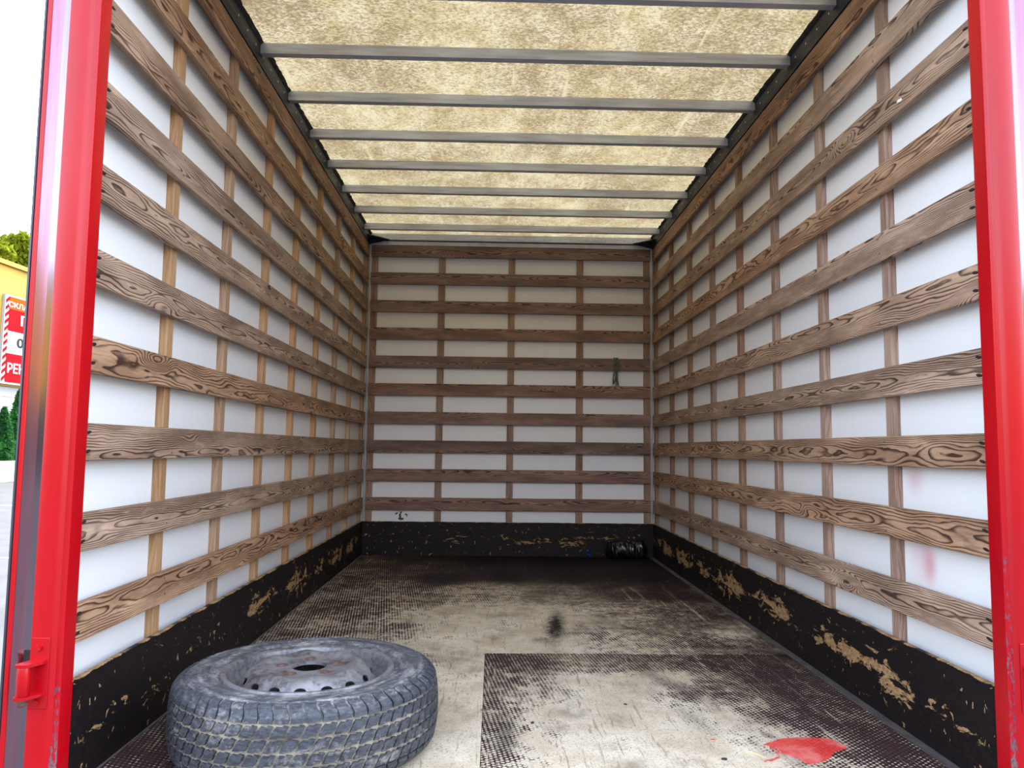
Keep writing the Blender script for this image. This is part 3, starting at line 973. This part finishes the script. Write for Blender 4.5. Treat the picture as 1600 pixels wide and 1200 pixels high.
def boolean_cut(me, cutters):
    a = bpy.data.objects.new('a', me)
    COL.objects.link(a)
    b = bpy.data.objects.new('b', cutters)
    COL.objects.link(b)
    md = a.modifiers.new('cut', 'BOOLEAN')
    md.object = b
    md.operation = 'DIFFERENCE'
    md.solver = 'EXACT'
    dg = bpy.context.evaluated_depsgraph_get()
    out = bpy.data.meshes.new_from_object(a.evaluated_get(dg))
    bpy.data.objects.remove(a)
    bpy.data.objects.remove(b)
    return out


# rim: rolled flange and barrel
bm = bmesh.new()
bm_lathe(bm, [(r, H + z) for r, z in [(.2055, .058), (.2062, .078), (.2090, .0868), (.2140, .0905), (.2190, .0900), (.2215, .0868), (.2225, .0862), (.2225, .0885), (.2195, .0930), (.2135, .0938), (.2070, .0905),
                                      (.2025, .0800), (.2015, .0640), (.1960, .0560), (.1880, .0440), (.1800, .0300), (.1785, -.0550), (.2000, -.0680), (.2060, -.0900), (.2180, -.0930), (.2185, -.0900), (.2090, -.0870), (.2040, -.0650), (.1825, -.0500), (.1838, .0290), (.1930, .0470), (.2000, .0540)]], 96)
rim = link('rim', mesh_of(bm, 'rim', 35), M['rim'], wheel)
# pressed disc with vent holes, bolt holes and hub bore
dp = [(.1815, .020), (.1805, .036), (.1770, .054), (.1710, .068), (.1630, .080), (.1540, .090), (.1450, .0970), (.1340, .1005), (.1220, .1005), (.1120, .0975), (.1030, .0945), (.0940, .0932), (.0600, .0932), (.0500, .0950), (.0440, .0945)]
dt = [(r - .0015, z - .0048) for r, z in dp[::-1]]
dt[0] = (.0440, .0865)
bm = bmesh.new()
bm_lathe(bm, [(r, H + z) for r, z in dp + dt], 128)
# gentle pressed lobes on the crown
for v in bm.verts:
    rr = math.hypot(v.co.x, v.co.y)
    if .10 < rr < .165:
        v.co.z += 0.0035 * math.cos(math.atan2(v.co.y, v.co.x) * 8) * math.sin((rr - .10) / .065 * math.pi)
disc_me = mesh_of(bm, 'disc')
bm = bmesh.new()
for k in range(16):
    a = 2 * math.pi * (k + .5) / 16
    m4 = Matrix.Rotation(a, 4, 'Z') @ Matrix.Translation((.1645, 0, H + .0785)) @ Matrix.Rotation(R(48), 4, 'Y') @ Matrix.Diagonal((0.62, 1.0, 1.0, 1.0))
    bmesh.ops.create_cone(bm, cap_ends=True, segments=20, radius1=.0150, radius2=.0150, depth=.05, matrix=m4)
for k in range(5):
    a = 2 * math.pi * k / 5 + .2
    bmesh.ops.create_cone(bm, cap_ends=True, segments=16, radius1=.0085, radius2=.0085, depth=.04, matrix=Matrix.Translation((.0745 * math.cos(a), .0745 * math.sin(a), H + .093)))
disc_me = boolean_cut(disc_me, mesh_of(bm, 'cut'))
disc_me.materials.clear()
for p_ in disc_me.polygons:
    p_.use_smooth = True
disc_me.set_sharp_from_angle(angle=R(35))
disc = link('wheel_disc', disc_me, M['rim'], rim)
for k in range(5):
    a = 2 * math.pi * k / 5 + .2
    bm = bmesh.new()
    bm_lathe(bm, [(.0085, -.001), (.0085, .0006), (.0145, .0016), (.0158, .0004), (.0158, -.001)], 24)
    link('bolt_seat', mesh_of(bm, 'bolt_seat', 40), M['rust'], disc, (.0745 * math.cos(a), .0745 * math.sin(a), H + .0934))

# ---------------------------------------------------------------- small things inside
# cord bundle looped over a slat of the front bulkhead
cz = ROWS[4]
cord = empty('cord_bundle', (0.780, LEN - 0.012, 1.235))
tag(cord, 'bundle of grey and black cord looped over a slat of the far wall', 'cord')
for k in range(9):
    bm = bmesh.new()
    x = random.uniform(-.016, .016)
    zt = cz + SW / 2 + 0.006 - 1.235
    zb = random.uniform(0.0, 0.03)
    yk = -0.004 - 0.010 * random.random()
    pts = [(x + .006, .018 + .012 + ST, zt - .05), (x + .004, .012 + ST, zt - .004), (x + .002, .012 + ST / 2, zt + .004), (x, .006, zt + .001), (x * .8, yk + .004, zt - .02)]
    for j in range(1, 12):
        t = j / 11
        pinch = 1 - .6 * math.exp(-((t - .38) / .12) ** 2)
        pts.append((x * pinch * (1 + .35 * t) + .005 * math.sin(6 * t + k), yk - .004 * math.sin(5 * t + k), zt - .02 - t * (zt - .02 - zb)))
    bm_tube(bm, pts, 0.0034, 6)
    link('strand', mesh_of(bm, 'strand', 60), M['rope'], cord)
bm = bmesh.new()
for j in range(3):
    zz_ = cz - SW / 2 + .010 - j * .006 - 1.235
    bm_tube(bm, [(.018 * math.cos(a), -.008 + .014 * math.sin(a), zz_ + .003 * math.sin(a * 2)) for a in np.linspace(0, 2 * math.pi, 20)], 0.0032, 6)
link('tie', mesh_of(bm, 'tie', 60), M['rope'], cord)

# crumpled black stretch film against the kick board
bm = bmesh.new()
nu, nv = 90, 40
grid = []
for i in range(nu + 1):
    u_ = i / nu
    colv = []
    for j in range(nv + 1):
        a = 2 * math.pi * j / nv
        env = min(1.0, (min(u_, 1 - u_) * 7) ** .5) if 0 < u_ < 1 else 0.06
        fold = 0.26 * mnoise.noise((u_ * 7 + .8 * math.sin(a), math.cos(a) * 1.2, 1.3)) + 0.10 * mnoise.noise((u_ * 34 + 2 * math.sin(a), math.cos(a) * 2, 4.1)) + 0.022 * math.sin(u_ * 90 + 9 * mnoise.noise((u_ * 6, math.cos(a), 0)))
        ry, rz = 0.052 * env * (1 + fold), 0.086 * env * (1 + fold * 1.2) * (1 - .22 * math.sin(u_ * 3.1))
        y, z = -ry * math.cos(a), rz * math.sin(a)
        z = max(z, -0.0522)
        colv.append(bm.verts.new((-.150 + .300 * u_, y, 0.0525 + z)))
    grid.append(colv)
for i in range(nu):
    for j in range(nv):
        bm.faces.new((grid[i][j], grid[i + 1][j], grid[i + 1][(j + 1)], grid[i][(j + 1)]))
bmesh.ops.remove_doubles(bm, verts=bm.verts, dist=0.0002)
bmesh.ops.recalc_face_normals(bm, faces=bm.faces)
fm = link('film_bundle', mesh_of(bm, 'film_bundle', 75), M['film'], None, (0.842, LEN - 0.072, 0.0008), (0, 0, 0.02))
tag(fm, 'crumpled glossy black plastic film in the far corner of the floor', 'plastic film')

# scrap of blue strap beside it
bm = bmesh.new()
for dx, ph in ((0.0, 0.0), (0.016, .8)):
    pts = []
    ring = []
    for j in range(15):
        t = j / 14
        x = dx - .014 + .02 * t + .006 * math.sin(5 * t + ph)
        y = .028 * t ** 1.5 - .004 * math.sin(7 * t + ph)
        z = .003 + .062 * t ** 1.2
        ring.append((x, y, z))
    L = [bm.verts.new((x - .0045, y, z)) for x, y, z in ring]
    Rv = [bm.verts.new((x + .0045, y, z)) for x, y, z in ring]
    for j in range(14):
        bm.faces.new((L[j], Rv[j], Rv[j + 1], L[j + 1]))
bmesh.ops.solidify(bm, geom=bm.faces[:], thickness=0.0012)
bp = on(2, 0.0, 916, 868)
bo = link('strap_scrap', mesh_of(bm, 'strap_scrap', 60), M['blue'], None, (bp[0], LEN - 0.042, 0.0))
tag(bo, 'small twisted scrap of blue strap at the foot of the far wall', 'strap')

# pale splinter and dark crumbs on the floor
bm = bmesh.new()
a, b = on(2, 0, 1164, 1174), on(2, 0, 1198, 1186)
bm_tube(bm, [(0, 0, .002), tuple((b - a) * .5 + np.array([0, .002, .0022])), tuple((b - a) + np.array([0, 0, .0016]))], [.0022, .002, .0008], 5)
tag(link('wood_splinter', mesh_of(bm, 'wood_splinter'), M['splinter'], None, (a[0], a[1], 0)), 'pale thin wood splinter lying beside the red paint spill', 'splinter')
bm = bmesh.new()
vs = bmesh.ops.create_icosphere(bm, subdivisions=2, radius=1.0)['verts']
for v in vs:
    d = 1 + .35 * mnoise.noise(v.co * 1.7)
    v.co = Vector((v.co.x * .009 * d, v.co.y * .006 * d, max(v.co.z * .003 * d, -.002) + .002))
cm = mesh_of(bm, 'dirt_crumb')
for k, (px, py, sc, lb) in enumerate([(1132, 1187, .9, 'dark dirt crumb on bare floor beside the pale splinter'), (832, 1130, .8, 'dark dirt crumb on bare floor near the joint between panels'), (977, 1101, .65, 'tiny dark dirt crumb alone amid the bare worn patch')]):
    q = on(2, 0, px, py)
    o = link('dirt_crumb', cm, M['crumb'], None, (q[0], q[1], 0.0003), (0, 0, k * 1.3))
    o.scale = (sc, sc, sc)
    tag(o, lb, 'crumb', 'dirt crumbs on the floor')
# white filler blob stuck to a slat of the right wall
q = on(0, HW, 1407, 157)
bm = bmesh.new()
for dy in (0, .010):
    vs = bmesh.ops.create_icosphere(bm, subdivisions=2, radius=1.0)['verts']
    for v in vs:
        v.co = Vector((v.co.x * .002, dy + v.co.y * .009, v.co.z * .0055 + dy * .2))
link('filler_blob', mesh_of(bm, 'filler_blob', 60), M['white_blob'], wall_r, (HW - .001, q[1], q[2]))

# ---------------------------------------------------------------- the yard outside
GZ = -1.0


def simple(name, c1, c2, scale, rough=0.8, bumpd=0.0, spec=0.3):
    g = G(name)
    p = g.geo()
    n = g.noise(p, scale, 5.0, 0.65)
    c = g.mix(g.sstep(n, 0.35, 0.68), c1, c2)
    return g.bsdf(c, rough, 0.0, g.bump(n, 0.4, bumpd) if bumpd else None, spec)


M['asphalt'] = simple('pale_asphalt', lin(68, 70, 73), lin(58, 60, 63), 1.3, 0.85)
M['yellow_wall'] = simple('yellow_render', lin(150, 118, 42), lin(142, 110, 38), 0.6)
M['grey_wall'] = simple('pale_cladding', lin(128, 130, 130), lin(120, 122, 122), 0.8)
M['band'] = simple('grey_band', lin(120, 120, 122), lin(104, 104, 108), 2.0)
M['kerb'] = simple('concrete_kerb', lin(140, 138, 136), lin(120, 118, 116), 2.4)
M['line'] = simple('white_road_line', lin(150, 150, 150), lin(130, 130, 130), 6.0)
M['sign_red'] = simple('sign_red', lin(126, 6, 16), lin(120, 6, 14), 2.0, 0.95, 0.0, 0.05)
M['sign_white'] = simple('sign_white', lin(160, 160, 160), lin(156, 156, 158), 2.0, 0.95, 0.0, 0.05)
M['sign_orange'] = simple('sign_orange', lin(140, 62, 8), lin(134, 56, 8), 2.0, 0.95, 0.0, 0.05)
M['sign_black'] = simple('sign_black', lin(40, 44, 48), lin(34, 38, 42), 2.0, 0.95, 0.0, 0.05)
M['shop_glass'] = simple('shop_glass', lin(40, 46, 54), lin(30, 34, 42), 0.5, 0.1)
M['bark'] = simple('bark', lin(96, 78, 60), lin(70, 56, 44), 9.0)


def leaf_mat(name, a, b):
    g = G(name)
    n = g.noise(g.geo(), 0.9, 4.0, 0.6)
    c = g.mix(g.sstep(n, 0.35, 0.65), a, b)
    di = g.n('ShaderNodeBsdfDiffuse', {'Color': c})
    tr = g.n('ShaderNodeBsdfTranslucent', {'Color': c})
    mx = g.n('ShaderNodeMixShader', {0: 0.35, 1: di.outputs[0], 2: tr.outputs[0]})
    g.t.links.new(mx.outputs[0], g.out.inputs[0])
    return g.m


M['leaf'] = leaf_mat('yellow_green_leaves', lin(96, 108, 22), lin(112, 122, 32))
M['thuja'] = leaf_mat('thuja_leaves', lin(52, 104, 50), lin(40, 82, 46))

gm = box('ground', -120, 120, -90, 150, GZ - 0.2, GZ, M['asphalt'])
tag(gm, kind='structure')


def plane_hit(px, py, p0, nrm):
    d = ray(px, py)
    return CAM + d * (((p0 - CAM) @ nrm) / (d @ nrm))


d0, d40 = ray(0, 600), ray(40, 600)
P0 = CAM + d0 * (46.0 / np.linalg.norm(d0[:2]))
P1 = CAM + d40 * (47.6 / np.linalg.norm(d40[:2]))
fdir = (P1 - P0)
fdir[2] = 0
fdir /= np.linalg.norm(fdir)
fn = np.array([fdir[1], -fdir[0], 0.0])
if fn @ (CAM - P0) < 0:
    fn = -fn
fang = math.atan2(fdir[1], fdir[0])


def fac(px, py):
    """facade coordinates (along, height) seen at a pixel"""
    h = plane_hit(px, py, P0, fn)
    return (h - P0) @ fdir, h[2]


ORI = Vector((P0[0], P0[1], 0))
top_z = fac(0, 411)[1]
split_z = fac(10, 603)[1]
band_z = fac(10, 645)[1]
bld = empty('building', ORI + Vector((0, 0, GZ)), (0, 0, fang))
tag(bld, 'long building with yellow upper wall and pale cladding below behind the yard', 'building')
LZ = lambda z: z - GZ


def bpart(name, s0, s1, d0_, d1_, z0, z1, mat, parent=None, bevel=0):
    bm = bmesh.new()
    bm_box(bm, s0, s1, d0_, d1_, LZ(z0), LZ(z1), bevel)
    return link(name, mesh_of(bm, name), mat, parent or bld)


# local +y of the building points away from the yard
side = 1.0 if (Vector((-math.sin(fang), math.cos(fang), 0)).dot(Vector(fn)) < 0) else -1.0


def dep(a, b):
    return (min(side * a, side * b), max(side * a, side * b))


bpart('upper_wall', -24, 30, *dep(0.0, 14), split_z, top_z, M['yellow_wall'])
bpart('lower_wall', -24, 30, *dep(0.12, 13.9), GZ, split_z, M['grey_wall'])
bpart('roof_edge', -24.2, 30.2, *dep(-0.15, 14.1), top_z, top_z + 0.22, M['yellow_wall'])
bpart('band', -24, 30, *dep(0.02, 0.3), band_z - 0.12, band_z + 0.12, M['band'])
for z in np.arange(split_z - 0.5, band_z + .2, -0.5):
    bpart('cladding_joint', -24, 30, *dep(0.10, 0.2), z - 0.02, z + 0.02, M['kerb'])

# hoarding on the facade
sg = empty('hoarding', ORI + Vector((0, 0, GZ)), (0, 0, fang))
tag(sg, 'red white and orange hoarding with Cyrillic lettering on the yellow building', 'sign')
s0 = fac(1.5, 540)[0]
s1 = fac(60, 540)[0]
zt_, zb_ = fac(8, 462)[1], fac(8, 597)[1]
edges = [zt_, fac(10, 490)[1], fac(10, 517)[1], fac(10, 552)[1], zb_]
bm = bmesh.new()
bm_box(bm, s0 - .1, s1 + .1, *dep(-0.14, 0.0), LZ(zb_) - .1, LZ(zt_) + .08)
link('board', mesh_of(bm, 'board'), M['sign_white'], sg)
orange_b = fac(10, 482)[1]
for nm, za, zb, mt in (('orange_band', zt_, orange_b, 'sign_orange'), ('red_band', orange_b, edges[2], 'sign_red'), ('white_band', edges[2], edges[3], 'sign_white'), ('red_band', edges[3], zb_, 'sign_red')):
    bm = bmesh.new()
    bm_box(bm, s0 + 0.22, s1, *dep(-0.16, -0.14), LZ(zb), LZ(za))
    link(nm, mesh_of(bm, nm), M[mt], sg)
bm = bmesh.new()
stripe_h = 0.36
z = zb_
while z < zt_ - .3:
    q = [(s0 - .05, LZ(z)), (s0 + .2, LZ(z + .2)), (s0 + .2, LZ(z + .2 + stripe_h * .5)), (s0 - .05, LZ(z + stripe_h * .5))]
    a_, b_ = dep(-0.16, -0.14)
    bm_prism(bm, q, a_, b_, 'y')
    z += stripe_h
link('warning_stripes', mesh_of(bm, 'warning_stripes'), M['sign_red'], sg)


def letters(txt, px0, px1, pyt, pyb, mat, nm='lettering'):
    cu = bpy.data.curves.new('t', 'FONT')
    cu.body = txt
    cu.extrude = 0.01
    cu.offset = 0.02
    to = bpy.data.objects.new('t', cu)
    COL.objects.link(to)
    dg = bpy.context.evaluated_depsgraph_get()
    me = bpy.data.meshes.new_from_object(to.evaluated_get(dg))
    bpy.data.objects.remove(to)
    co = np.array([v.co for v in me.vertices])
    mn, mx = co.min(0), co.max(0)
    a0, zt1 = fac(px0, pyt)
    a1, zb1 = fac(px1, pyb)
    for v in me.vertices:
        v.co = Vector((a0 + (v.co.x - mn[0]) / (mx[0] - mn[0]) * (a1 - a0), side * (-0.17) + side * 0.012 * (1 if v.co.z > 0 else -1) * -1, LZ(zb1 + (v.co.y - mn[1]) / (mx[1] - mn[1]) * (zt1 - zb1))))
    me.materials.clear()
    return link(nm, me, M[mat], sg)


letters('СКЛА', 9, 38.5, 470, 487, 'sign_white')
letters('П', 28, 42, 493, 513, 'sign_white')
letters('0', 22, 31.5, 528, 545, 'sign_black')
letters('РЕН', 6.5, 32.5, 566, 586, 'sign_white')

# low retaining wall with thujas
kb = plane_hit(10, 741, P0 + fn * 3.0, fn)
bm = bmesh.new()
bm_box(bm, -20, 26, *dep(-3.3, -2.9), 0.0, 0.95, .02)
kw = link('retaining_wall', mesh_of(bm, 'retaining_wall'), M['kerb'], None, ORI + Vector((0, 0, GZ)), (0, 0, fang))
tag(kw, 'low pale concrete wall in front of the conical evergreen shrubs', 'wall')


def leaf_mesh(name, pts, size, flat=0.3):
    n = len(pts)
    a = rng.normal(size=(n, 3))
    a /= np.linalg.norm(a, axis=1)[:, None]
    b = rng.normal(size=(n, 3))
    b -= (a * b).sum(1)[:, None] * a
    b /= np.linalg.norm(b, axis=1)[:, None]
    sz = size * rng.uniform(.6, 1.3, (n, 1))
    V = np.stack([pts - a * sz, pts - b * sz * .55, pts + a * sz, pts + b * sz * .55], 1).reshape(-1, 3)
    me = bpy.data.meshes.new(name)
    me.from_pydata(V.tolist(), [], np.arange(4 * n).reshape(n, 4).tolist())
    return me


def thuja(px, pyt, label, wpx, off):
    base = plane_hit(px, 700, P0 + fn * off, fn)
    zt1 = plane_hit(px, pyt, P0 + fn * off, fn)[2]
    hgt = zt1 - GZ
    dist = np.linalg.norm(base - CAM)
    rr = wpx / 2 * dist / F_PX
    root = empty('conical_shrub', (base[0], base[1], GZ))
    tag(root, label, 'shrub', 'conical evergreens by the low wall')
    n = 5200
    t = rng.uniform(0, 1, n) ** 0.8
    prof_ = np.sin(np.clip(t * 1.15 + .18, 0, 1.35) * math.pi / 1.36) ** .7
    prof_ = np.where(t > .45, np.clip((1 - t) / .55, 0, 1) ** .75, 0.9 + .2 * t)
    a = rng.uniform(0, 2 * math.pi, n)
    r = rr * prof_ * rng.uniform(.72, 1.02, n)
    pts = np.stack([r * np.cos(a), r * np.sin(a), .25 + t * (hgt - .25)], 1)
    link('foliage', leaf_mesh('thuja_foliage', pts, .13), M['thuja'], root)
    bm = bmesh.new()
    bm_tube(bm, [(0, 0, 0), (0, 0, hgt * .5), (0, 0, hgt * .85)], [.09, .06, .02], 7)
    link('stem', mesh_of(bm, 'stem'), M['bark'], root)


thuja(3, 638, 'shorter cone of evergreen foliage behind the low wall', 26, 2.0)
thuja(26, 610, 'taller cone of evergreen foliage behind the low wall', 26, 1.5)
thuja(60, 622, 'rounded cone of evergreen foliage beyond the taller one', 28, 1.8)


def tree(name, sx, dback, hgt, rad, label):
    p = P0 + fdir * sx - fn * dback
    root = empty(name, (p[0], p[1], GZ))
    tag(root, label, 'tree', 'trees rising behind the building')
    pts = []
    for c in range(16):
        a, e = rng.uniform(0, 2 * math.pi), rng.uniform(-.5, 1.0)
        cc = np.array([math.cos(a) * rad * .62, math.sin(a) * rad * .62, hgt - rad * 1.15 + e * rad * .8])
        k = 420
        dd = rng.normal(size=(k, 3))
        dd /= np.linalg.norm(dd, axis=1)[:, None]
        pts.append(cc + dd * rad * .42 * rng.uniform(.5, 1.05, (k, 1)))
    link('crown', leaf_mesh('crown', np.concatenate(pts), .28), M['leaf'], root)
    bm = bmesh.new()
    bm_tube(bm, [(0, 0, 0), (.1, .05, hgt * .4), (0, 0, hgt * .8)], [.35, .26, .08], 8)
    link('trunk', mesh_of(bm, 'trunk'), M['bark'], root)


tz = lambda px, py, db: plane_hit(px, py, P0 - fn * db, fn)[2] - GZ
sx_ = lambda px, db: (plane_hit(px, 400, P0 - fn * db, fn) - P0) @ fdir
tree('leafy_tree', sx_(-12, 18), 18, tz(-12, 376, 18), 2.4, 'yellow-green tree crown with a rounded top above the building roof')
tree('leafy_tree', sx_(40, 20), 20, tz(40, 368, 20), 2.2, 'tallest yellow-green tree crown above the building roof')
tree('leafy_tree', sx_(150, 19), 19, tz(150, 385, 19), 2.4, 'broad yellow-green tree crown farther along the building roof')

# building across the yard, mirrored in the glossy strip of the post
hall = empty('hall', (0, -26, GZ))
tag(hall, 'yellow hall with a dark shop front across the yard behind the open lorry', 'building')
bm = bmesh.new()
bm_box(bm, -34, 34, -12, 0, 3.4, 7.6)
link('upper_wall', mesh_of(bm, 'upper_wall'), M['yellow_wall'], hall)
bm = bmesh.new()
bm_box(bm, -34, 34, -12, -0.4, 0, 3.4)
link('plinth_wall', mesh_of(bm, 'plinth_wall'), M['band'], hall)
bm = bmesh.new()
bm_box(bm, -34.2, 34.2, -12.2, 0.2, 7.6, 7.9)
link('roof_edge', mesh_of(bm, 'roof_edge'), M['band'], hall)
bm = bmesh.new()
bm_box(bm, -1.4, 1.4, -0.42, -0.34, 0.5, 3.0)
pane = mesh_of(bm, 'pane')
for k in range(20):
    link('pane', pane, M['shop_glass'], hall, (-31.5 + k * 3.3, 0, 0))

# painted lines on the yard
for k, (px, py) in enumerate([(12, 790), (14, 872)]):
    q = on(2, GZ, px, py)
    bm = bmesh.new()
    bm_box(bm, -6, 6, -0.07, 0.07, 0.0, 0.006)
    o = link('road_line', mesh_of(bm, 'road_line'), M['line'], None, (q[0], q[1], GZ + .0005), (0, 0, 0.08))
    tag(o, 'faded white line painted on the yard asphalt', 'road marking', 'painted yard lines')
